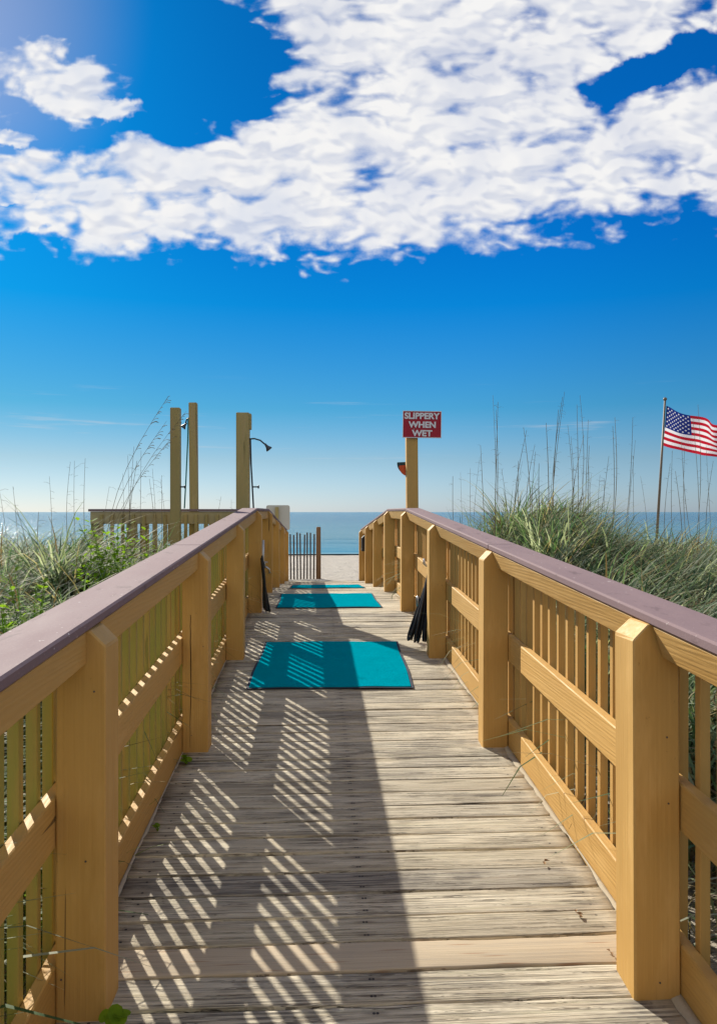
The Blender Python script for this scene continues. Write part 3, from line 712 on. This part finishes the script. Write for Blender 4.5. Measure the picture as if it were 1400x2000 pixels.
fd = 17.5
ft = at(1298, 782, fd); fb = at(1282, 1045, fd); fb = fb+(fb-ft)*0.25
pole = tag(empty('flagpole', fb), 'thin leaning flagpole standing in the dune at the right', 'flagpole')
mb = MB(); mb.tube([(0, 0, 0), (ft-fb)*0.5, ft-fb], 0.034, 10, 0.022); mb.build('shaft', M['pole'], pole, smooth=True)
mb = MB(); mb.lathe([(0.02, -0.01), (0.04, 0.01), (0.045, 0.03), (0.035, 0.055), (0.01, 0.07)], 10, tuple(ft-fb)); mb.build('finial', M['pole'], pole, smooth=True)
def m_flag():
    m, t, bs = material('flag cloth')
    uv = t.node('ShaderNodeUVMap').outputs[0]; s = t.node('ShaderNodeSeparateXYZ'); t.put(s.inputs[0], uv); u, v = s.outputs[0], s.outputs[1]
    k = t.m('FLOOR', t.m('MULTIPLY', v, 13)); odd = t.m('MODULO', k, 2.0)
    c = t.mix(odd, (0.42, 0.006, 0.022), (0.72, 0.71, 0.74))
    can = t.m('MULTIPLY', t.m('LESS_THAN', u, 0.4), t.m('GREATER_THAN', v, 6/13))
    # staggered rows of stars
    a = t.m('MULTIPLY', t.m('DIVIDE', u, 0.4), 12.0); b = t.m('MULTIPLY', t.m('DIVIDE', t.m('SUBTRACT', v, 6/13), 7/13), 10.0)
    ca = t.m('ROUND', a); cb = t.m('ROUND', b)
    par = t.m('LESS_THAN', t.m('ABSOLUTE', t.m('SUBTRACT', t.m('MODULO', t.m('ADD', ca, cb), 2.0), 0.0)), 0.5)
    dx = t.m('SUBTRACT', a, ca); dy = t.m('SUBTRACT', b, cb)
    ang = t.m('ARCTAN2', dx, dy); rr = t.m('SQRT', t.m('ADD', t.m('MULTIPLY', dx, dx), t.m('MULTIPLY', dy, dy)))
    star = t.m('LESS_THAN', rr, t.m('MULTIPLY_ADD', t.m('COSINE', t.m('MULTIPLY', ang, 5.0)), 0.12, 0.30))
    inn = t.m('MULTIPLY', t.m('MULTIPLY', t.m('GREATER_THAN', ca, 0.5), t.m('LESS_THAN', ca, 11.5)), t.m('MULTIPLY', t.m('GREATER_THAN', cb, 0.5), t.m('LESS_THAN', cb, 9.5)))
    blue = t.mix(t.m('MULTIPLY', t.m('MULTIPLY', star, par), inn), (0.008, 0.02, 0.16), (0.7, 0.7, 0.7))
    c = t.mix(can, c, blue); t.put(bs.inputs['Base Color'], c); bs.inputs['Roughness'].default_value = 0.7
    tr = t.node('ShaderNodeBsdfTranslucent'); t.put(tr.inputs[0], c); mx = t.node('ShaderNodeMixShader'); mx.inputs[0].default_value = 0.38
    t.l.new(bs.outputs[0], mx.inputs[1]); t.l.new(tr.outputs[0], mx.inputs[2]); t.l.new(mx.outputs[0], t.n['Material Output'].inputs[0]); return m
nu, nv = 60, 26; fv, fuv, ff = [], [], []
fo = at(1299, 793, fd)
for j in range(nv+1):
    for i in range(nu+1):
        u, v = i/nu, j/nv
        x = u*1.42; hgt = 0.90*(1-0.16*u)
        zz = -(1-v)*hgt-0.60*u+0.16*u*u+0.03*math.sin(u*11+v*2)*u
        yy = (0.05+0.11*u)*math.sin(u*10.5-1.6*v+0.4)+0.03*u*math.sin(u*21+5*v)
        xx = x-0.05*(1-v)*(1-u)*0.9-0.02*u*math.cos(u*19+v*3)
        q = RT*xx+FW*yy; fv.append((q.x, q.y, zz)); fuv.append((u, v))
for j in range(nv):
    for i in range(nu): a = j*(nu+1)+i; ff.append([a, a+1, a+nu+2, a+nu+1])
me = bpy.data.meshes.new('flag'); me.from_pydata(fv, [], ff); me.shade_smooth()
ul = me.uv_layers.new(name='UVMap')
for lp in me.loops: ul.data[lp.index].uv = fuv[lp.vertex_index]
tag(link('flag', me, m_flag(), None, fo), 'stars and stripes flag flying from the thin pole', 'flag')

# ------------------------------------------------------------------ hoses
def loops(n, hz, spread, seed, zlow=(0.015, 0.10)):
    """long narrow loops of hose bunched on a hook at height hz, fanning out below; spread: (x0, x1, y0, y1) of their lower ends"""
    r = random.Random(seed); out = []
    for i in range(n):
        u = (i+r.uniform(-0.3, 0.3))/(n-1)
        b = Vector((spread[0]+(spread[1]-spread[0])*u, r.uniform(spread[2], spread[3]), r.uniform(*zlow)+0.10*max(0, 0.35-u)))
        top = Vector((r.uniform(-0.012, 0.012), r.uniform(-0.03, 0.03), hz+r.uniform(-0.05, 0.02)))
        wv = Vector((r.uniform(-0.4, 0.4), 1, 0)).normalized()*r.uniform(0.025, 0.055)
        pts = []
        for k in range(30):
            t_ = 2*math.pi*k/30; f = (1-math.cos(t_))/2; f = f**0.85
            c = top.lerp(b, f); c.x += 0.02*math.sin(f*3.1)*(0.5-u); pts.append(c+wv*math.sin(t_)*(0.35+0.65*f))
        out.append(pts)
    return out
yh = 6.50
hc = tag(empty('hose_coil', (0.80, yh, zd(yh))), 'coil of black hose hanging on the right railing down to the deck', 'hose')
for pts in loops(15, 0.70, (-0.185, 0.02, -0.10, 0.06), 3):
    mb = MB(); mb.tube(pts, 0.0105, 7, closed=True); mb.build('loop', M['rubber'], hc, smooth=True)
mb = MB(); mb.tube([(0.075, 0, 0.72), (-0.03, 0, 0.71), (-0.05, 0, 0.73), (-0.05, 0, 0.77)], 0.011, 8); mb.tube([(0.0, 0.03, 0.45), (0.0, 0.03, 0.78)], 0.012, 8); mb.build('hook', M['steel'], hc, smooth=True)
mb = MB(); mb.lathe([(0.013, 0), (0.018, 0.02), (0.018, 0.07), (0.012, 0.09)], 10, (-0.10, 0.02, 0.36)); mb.build('nozzle', M['steel'], hc, smooth=True)
yh = 8.16
sc2 = tag(empty('spigot', (-0.735, yh, zd(yh))), 'steel foot wash spigot with black hose hanging at the left railing', 'spigot')
mb = MB(); mb.tube([(0.012, 0.0, 0.42), (0.012, 0.0, 0.78)], 0.013, 8); mb.build('pipe', M['steel'], sc2, smooth=True)
mb = MB(); mb.tube([(0.012, 0, 0.50), (0.05, -0.01, 0.49), (0.075, -0.01, 0.47), (0.08, -0.01, 0.43)], 0.011, 8); mb.tube([(0.03, -0.01, 0.5), (0.03, -0.01, 0.55)], 0.007, 6); mb.tube([(0.005, -0.01, 0.55), (0.06, -0.01, 0.545)], 0.007, 6); mb.build('faucet', M['steel'], sc2, smooth=True)
for pts in loops(5, 0.60, (0.02, 0.075, -0.03, 0.03), 8, (0.015, 0.05)):
    mb = MB(); mb.tube(pts, 0.0095, 7, closed=True); mb.build('hose_loop', M['rubber'], sc2, smooth=True)

# ------------------------------------------------------------------ grass
def blade_arrays(base, yaw, L, Wd, lean, curve, K=5):
    n = len(base); t_ = np.linspace(0, 1, K+1)
    th = lean[:, None]+curve[:, None]*(t_[None, :]**1.25)
    ds = L[:, None]/K
    thm = (th[:, 1:]+th[:, :-1])/2
    hx = np.concatenate([np.zeros((n, 1)), np.cumsum(np.sin(thm)*ds, 1)], 1)
    hz = np.concatenate([np.zeros((n, 1)), np.cumsum(np.cos(thm)*ds, 1)], 1)
    cx, sx = np.cos(yaw)[:, None], np.sin(yaw)[:, None]
    cen = np.stack([base[:, 0:1]+hx*cx, base[:, 1:2]+hx*sx, base[:, 2:3]+hz], 2)
    tw = yaw[:, None]+np.pi/2+0.5*t_[None, :]
    wd = Wd[:, None]*np.clip(1.05-t_[None, :]**1.6, 0.04, 1)*0.5
    off = np.stack([np.cos(tw)*wd, np.sin(tw)*wd, np.zeros_like(wd)], 2)
    v = np.stack([cen-off, cen+off], 2).reshape(n*(K+1)*2, 3)
    b = (np.arange(n)*(K+1)*2)[:, None]+(np.arange(K)*2)[None, :]; b = b.ravel()
    f = np.stack([b, b+1, b+3, b+2], 1)
    return v, f, (K+1)*2
def blade_mesh(name, base, yaw, L, Wd, lean, curve, col, K=5):
    v, f, per = blade_arrays(base, yaw, L, Wd, lean, curve, K)
    me = bpy.data.meshes.new(name)
    me.vertices.add(len(v)); me.vertices.foreach_set('co', v.ravel().astype(np.float32))
    me.loops.add(len(f)*4); me.loops.foreach_set('vertex_index', f.ravel().astype(np.int32))
    me.polygons.add(len(f)); me.polygons.foreach_set('loop_start', np.arange(len(f), dtype=np.int32)*4)
    me.update(calc_edges=True); me.shade_smooth()
    at_ = me.color_attributes.new('Col', 'FLOAT_COLOR', 'POINT')
    cc = np.repeat(np.concatenate([col, np.ones((len(col), 1))], 1), per, 0); at_.data.foreach_set('color', cc.ravel().astype(np.float32))
    me.materials.append(M['grass']); return me
GREENS = np.array([[0.090, 0.160, 0.062], [0.135, 0.200, 0.100], [0.190, 0.240, 0.135], [0.075, 0.140, 0.075], [0.270, 0.305, 0.200], [0.40, 0.43, 0.32]])
STRAW = np.array([[0.30, 0.24, 0.12], [0.24, 0.19, 0.10], [0.36, 0.30, 0.17], [0.15, 0.105, 0.055]])
def colours(n, straw, bright=0.0):
    c = GREENS[rng.integers(0, len(GREENS), n)]*rng.uniform(0.75, 1.3, (n, 1))
    if bright: c = c*(1-bright)+np.array([[0.22, 0.34, 0.03]])*bright*rng.uniform(0.6, 1.3, (n, 1))
    s_ = rng.random(n) < straw
    c[s_] = STRAW[rng.integers(0, len(STRAW), s_.sum())]*rng.uniform(0.7, 1.25, (s_.sum(), 1))
    return c
def clump_field(name, label, pts, nb, Lr, Wr, straw, wind, bright=0.0, lean=(0.05, 0.55), curve=(0.5, 1.9), spread=0.10, kind='stuff'):
    C = np.asarray(pts); per = rng.integers(int(nb*0.6), int(nb*1.4), len(C)); idx = np.repeat(np.arange(len(C)), per); n = len(idx)
    yaw = rng.uniform(0, 2*np.pi, n); rad = np.abs(rng.normal(0, spread, n))
    base = C[idx]+np.stack([np.cos(yaw)*rad, np.sin(yaw)*rad, np.zeros(n)], 1)
    base[:, 2] = ground_z(base[:, 0], base[:, 1])-0.02
    # wind from the left combs the tips over
    yaw = np.where(rng.random(n) < wind, rng.normal(0.15, 0.6, n), yaw)
    size = rng.uniform(0.75, 1.2, len(C))[idx]
    L = rng.uniform(*Lr, n)*size; Wd = rng.uniform(*Wr, n)
    tone = rng.uniform(0.7, 1.25, len(C))[idx][:, None]
    me = blade_mesh(name, base, yaw, L, Wd, rng.uniform(*lean, n), rng.uniform(*curve, n), colours(n, straw, bright)*tone)
    return link(name, me)
def scatter(n, x0, x1, y0, y1, pw=1.0):
    u = rng.random(n)**pw; x = x0+(x1-x0)*u; y = rng.uniform(y0, y1, n)
    return np.stack([x, y, np.zeros(n)], 1)
tag(clump_field('dune_grass', '', np.concatenate([scatter(640, -1.45, -7.0, 1.2, 13.2, 1.25), scatter(330, -4.5, -16, 4, 15)]), 50, (0.55, 1.1), (0.013, 0.025), 0.18, 0.55, curve=(0.9, 2.7)),
    'tangled windblown dune grass left of the boardwalk', 'grass', kind='stuff')
tag(clump_field('dune_grass', '', np.concatenate([scatter(640, 1.5, 7.5, 1.2, 13.2, 1.25), scatter(430, 4.5, 18, 4, 15.5)]), 50, (0.55, 1.08), (0.013, 0.025), 0.22, 0.5, curve=(0.9, 2.7)),
    'tangled green and straw coloured dune grass right of the boardwalk', 'grass', kind='stuff')
tag(clump_field('ground_cover', '', scatter(330, -1.08, -2.1, -0.5, 8.0), 34, (0.16, 0.42), (0.006, 0.013), 0.12, 0.2, bright=0.75, lean=(0.1, 0.8)),
    'low bright green growth close outside the left railing', 'plants', kind='stuff')
tag(clump_field('ground_cover', '', scatter(120, 1.10, 2.0, -0.3, 8.0), 26, (0.14, 0.40), (0.005, 0.009), 0.5, 0.3, bright=0.2, lean=(0.1, 0.9)),
    'sparse dry grass close outside the right railing', 'plants', kind='stuff')
# the big sea oat clumps on the mound
def big_clump(px, py, d, label, nb, Lr, straw=0.18, spread=0.22):
    p = at(px, py, d); C = [(p.x+random.gauss(0, spread), p.y+random.gauss(0, spread), 0) for _ in range(5)]
    return tag(clump_field('sea_oat_clump', '', C, int(nb*0.8), Lr, (0.013, 0.024), straw, 0.3, lean=(0.02, 0.7), curve=(0.7, 2.8), spread=0.17), label, 'grass clump', 'sea oat clumps on the right hand dune')
big_clump(935, 1010, 9.9, 'leftmost arching sea oat clump on the dune, next to the sign', 120, (0.70, 1.15))
big_clump(1065, 1010, 8.4, 'big dark green arching sea oat clump right of the sign', 150, (0.75, 1.2), 0.10)
big_clump(1000, 1010, 10.2, 'sea oat clump behind the two near ones, under the tall stalks', 120, (0.75, 1.15))
big_clump(1130, 1010, 10.2, 'sea oat clump sloping down towards the flagpole', 110, (0.6, 1.0), 0.25)
# tall stalks
def stalk(bx, by, tx, ty, d, label, group, seeds=0, thick=0.0042, bend=0.3):
    b0 = at(bx, by, d); t0 = at(tx, ty, d*random.uniform(0.97, 1.03)); g = float(ground_z(b0.x, b0.y)); low = Vector((b0.x, b0.y, g-0.03))
    root_pts = []
    for i in range(9):
        u = i/8; q = low.lerp(t0, u); q += (t0-low).cross(Vector((0, 1, 0))).normalized()*(-bend*0.25*math.sin(math.pi*u)*(t0-low).length*0.25); root_pts.append(q-low)
    mb = MB(); mb.tube(root_pts, thick, 5, thick*0.35)
    o = mb.build('sea_oat_stalk', M['stalk'], None, low, smooth=True); tag(o, label, 'grass stalk', group)
    m2 = MB()
    for k in range(seeds or 7):
        u = random.uniform(0.70 if seeds else 0.55, 1.0); j = u*8; i0 = min(7, int(j)); q = root_pts[i0].lerp(root_pts[i0+1], j-i0); q0 = q
        L = random.uniform(0.04, 0.09) if seeds else random.uniform(0.03, 0.09); a = random.uniform(-0.5, 0.9) if seeds else random.uniform(0, 6.28)
        dv = Vector((math.cos(a), math.sin(a)*0.4, random.uniform(-0.2, 0.7))).normalized()
        if seeds: dv = ((root_pts[8]-root_pts[6]).normalized()*1.1+Vector((random.uniform(0.1, 0.8), random.uniform(-.3, .3), random.uniform(-0.5, 0.2)))).normalized()
        m2.tube([q, q+dv*L*0.6, q+dv*L+Vector((0, 0, -0.25*L))], 0.0016 if seeds else 0.0012, 4, 0.0035 if seeds else 0.0008)
    m2.tube(root_pts[4:] if not seeds else root_pts[5:], thick*0.75, 4, thick*0.4)
    m2.build('seed_head', M['stalk'], o)
rs = random.Random(21)
LR = 'thin sea oat stalk rising from the clumps right of the sign'; GR = 'stalks of the right dune'
for bx, tx, ty, d in ((960, 962, 772, 9.4), (964, 972, 785, 9.6), (955, 968, 800, 9.5), (950, 938, 870, 9.7), (900, 884, 930, 9.8), (925, 918, 915, 9.9), (1005, 1028, 840, 9.2), (1020, 1012, 900, 9.8), (1030, 1044, 868, 9.4), (1035, 1022, 835, 10.3),
    (1070, 1066, 826, 9.0), (1072, 1102, 765, 8.8), (1085, 1098, 775, 9.5), (1078, 1090, 800, 10.2), (1112, 1108, 830, 9.2), (1120, 1132, 772, 9.4), (1128, 1126, 790, 9.8), (1140, 1148, 820, 9.9), (1118, 1140, 850, 9.1), (1062, 1052, 905, 9.6),
    (1160, 1150, 870, 10.4), (1180, 1200, 815, 10.8), (1186, 1196, 832, 10.4), (1205, 1235, 815, 11.2), (1215, 1240, 860, 11.3)):
    stalk(bx, 1000, tx, ty, d, *((LR, GR) if not 948 < bx < 965 else ('one of the tight bundle of tall stalks nearest the sign', 'bundle of stalks next to the sign')), thick=rs.uniform(0.004, 0.0065), bend=rs.uniform(-0.8, 0.8))
for i in range(16):
    bx = rs.uniform(905, 1190); stalk(bx, 1000, bx+rs.gauss(4, 14), rs.uniform(850, 935), rs.uniform(8.9, 10.6), LR, GR, thick=rs.uniform(0.0028, 0.0042), bend=rs.uniform(-0.8, 0.8))
LR2 = 'thin sea oat stalk standing around the flagpole at the right'; GR2 = 'stalks near the flagpole'
for bx, tx, ty, d in ((1240, 1236, 890, 11.5), (1262, 1250, 930, 12), (1302, 1308, 905, 10.0), (1318, 1312, 880, 10.6), (1350, 1336, 872, 9.4), (1372, 1330, 862, 9.0), (1362, 1352, 815, 10.4), (1385, 1392, 900, 10.2), (1345, 1362, 790, 11), (1330, 1318, 920, 9.7), (1395, 1378, 870, 11)):
    stalk(bx, 1010, tx, ty, d, LR2, GR2, thick=rs.uniform(0.0035, 0.0055), bend=rs.uniform(-0.8, 0.8))
LL = 'leaning sea oat stalk with feathery seed head left of the slim posts'
for bx, tx, ty, d in ((196, 329, 774, 8.2), (192, 326, 822, 8.4), (200, 364, 803, 8.8), (186, 338, 852, 8.6)):
    stalk(bx, 985, tx, ty, d, LL, 'seeding stalks of the left dune', seeds=16, thick=0.0036, bend=-1.3)
LL2 = 'thin upright bare grass stalk in the left dune'
for bx, tx, ty, d in ((18, -2, 948, 6.8), (34, 26, 950, 7.2), (96, 97, 930, 7.6), (152, 138, 902, 8.4), (158, 146, 900, 8.8), (176, 167, 895, 8.4), (255, 250, 890, 9.0), (262, 268, 900, 8.8), (272, 276, 880, 9.0), (285, 292, 935, 8.6), (300, 298, 915, 8.4), (312, 316, 928, 8.8), (320, 314, 940, 8.6), (76, 76, 1000, 7), (60, 30, 985, 7.4), (210, 214, 950, 9), (224, 240, 925, 9), (246, 262, 872, 9.2), (430, 432, 970, 11.5), (456, 452, 975, 11.5)):
    stalk(bx, 1030, tx, ty, d, LL2, 'bare stalks of the left dune', thick=rs.uniform(0.003, 0.0048), bend=rs.uniform(-0.9, 0.9))

# leafy dune plants
def leafy(px, py, d, h, n, label, name='leafy_plant', rad=0.32, leaf=0.05):
    p = at(px, py, d); g = float(ground_z(p.x, p.y)); top = p.z-g
    root = tag(empty(name, (p.x, p.y, g)), label, 'plant', 'leafy plants in the dune')
    r = random.Random(int(px*7+py)); mbs, mbl = MB(), MB()
    for s_ in range(9):
        a = r.uniform(0, 6.28); tip = Vector((math.cos(a)*rad*r.random()**0.5, math.sin(a)*rad*r.random()**0.5, top*r.uniform(0.8, 1.08)))
        mid = Vector((tip.x*0.4, tip.y*0.4, tip.z*0.55)); mbs.tube([(tip.x*0.08, tip.y*0.08, -0.03), mid, tip], 0.005, 5, 0.002)
        for k in range(n//9):
            u = r.uniform(0.35, 1.02); q = (mid.lerp(tip, (u-0.5)*2) if u > 0.5 else Vector((0, 0, 0)).lerp(mid, u*2))
            b = r.uniform(0, 6.28); dv = Vector((math.cos(b), math.sin(b), r.uniform(-0.1, 0.8))).normalized(); sd_ = dv.cross(Vector((0, 0, 1))).normalized(); up = sd_.cross(dv)
            l = leaf*r.uniform(0.6, 1.3); w_ = l*0.33; o_ = q+dv*0.015
            mbl.add([o_, o_+dv*l*0.4+sd_*w_+up*l*0.06, o_+dv*l*0.75+sd_*w_*0.75+up*l*0.05, o_+dv*l, o_+dv*l*0.75-sd_*w_*0.75+up*l*0.05, o_+dv*l*0.4-sd_*w_+up*l*0.06, o_+dv*l*0.5], [[0, 1, 6], [1, 2, 6], [2, 3, 6], [3, 4, 6], [4, 5, 6], [5, 0, 6]])
    mbs.build('stem', M['leaf'], root); mbl.build('foliage', M['leaf'], root, smooth=True)
leafy(228, 1035, 6.6, 1, 420, 'bright yellow green leafy plant below the platform rail', rad=0.34)
leafy(185, 1075, 6.2, 1, 260, 'bright green leafy plant left of the biggest leafy one', rad=0.26)
leafy(292, 1055, 6.6, 1, 240, 'bright green leafy plant nearest the slim front post', rad=0.24)
leafy(60, 1140, 4.6, 1, 160, 'small leafy plant low in the grass at the left edge', rad=0.15)
leafy(25, 1195, 3.9, 1, 150, 'small leafy plant against the left rail cap edge', rad=0.13)
# little round leaved plants at the foot of the left posts
def pennywort(x, y, n, size, label):
    root = tag(empty('seedling', (x, y, zd(y))), label, 'plant'); r = random.Random(int(y*100))
    ml, ms2 = MB(), MB()
    for k in range(n):
        a = r.uniform(0, 6.28); q = Vector((math.cos(a)*size*r.random(), math.sin(a)*size*r.random(), size*r.uniform(0.5, 1.6))); R_ = size*r.uniform(0.35, 0.6); nn = Vector((r.uniform(-.6, .6), r.uniform(-1, .2), 1)).normalized(); e1 = nn.cross(Vector((1, 0, 0))).normalized(); e2 = nn.cross(e1)
        ml.add([q-nn*R_*0.15]+[q+(e1*math.cos(2*math.pi*i/10)+e2*math.sin(2*math.pi*i/10))*R_ for i in range(10)], [[0, 1+i, 1+(i+1) % 10] for i in range(10)])
        ms2.tube([(0, 0, 0), q*0.6, q], 0.0015, 4)
    ml.build('leaf', M['leaf'], root); ms2.build('stem', M['leaf'], root)
pennywort(-0.72, 2.10, 7, 0.045, 'round leaved green seedling at the foot of the nearest left post')
pennywort(-0.84, 4.02, 8, 0.028, 'tiny green seedling at the foot of the second left post')
pennywort(-0.835, 3.28, 5, 0.02, 'tiny green sprig between deck and left bottom rail')
# dry leaves on the deck
def dryleaf(px, py, size, label):
    h_ = 1.5306; yv = h_/((py-1000)/1500+0.0553); d_ = yv; p = at(px, py, d_*0.9985+0.02)
    z = zd(p.y)+0.004; r = random.Random(int(px)); mb = MB()
    for k in range(3):
        a = r.uniform(0, 6.28); dv = Vector((math.cos(a), math.sin(a), 0)); sd_ = Vector((-dv.y, dv.x, 0)); l = size*r.uniform(0.7, 1.2)
        mb.add([(0, 0, 0.003), dv*l*.5+sd_*l*.22+Vector((0, 0, size*.25)), dv*l+Vector((0, 0, size*.1)), dv*l*.5-sd_*l*.22+Vector((0, 0, size*.3)), dv*l*.5+Vector((0, 0, size*.1))], [[0, 1, 4], [1, 2, 4], [2, 3, 4], [3, 0, 4]])
    tag(mb.build('dry_leaf', M['soil'], None, (p.x, p.y, z)), label, 'leaf', 'dry leaves on the deck')
dryleaf(1124, 1792, 0.030, 'curled brown leaf on the newer plank near the right post')
dryleaf(1062, 1690, 0.028, 'small withered sprig on the deck, farther than the curled leaf')
dryleaf(1192, 1870, 0.024, 'withered sprig at the foot of the nearest right post')
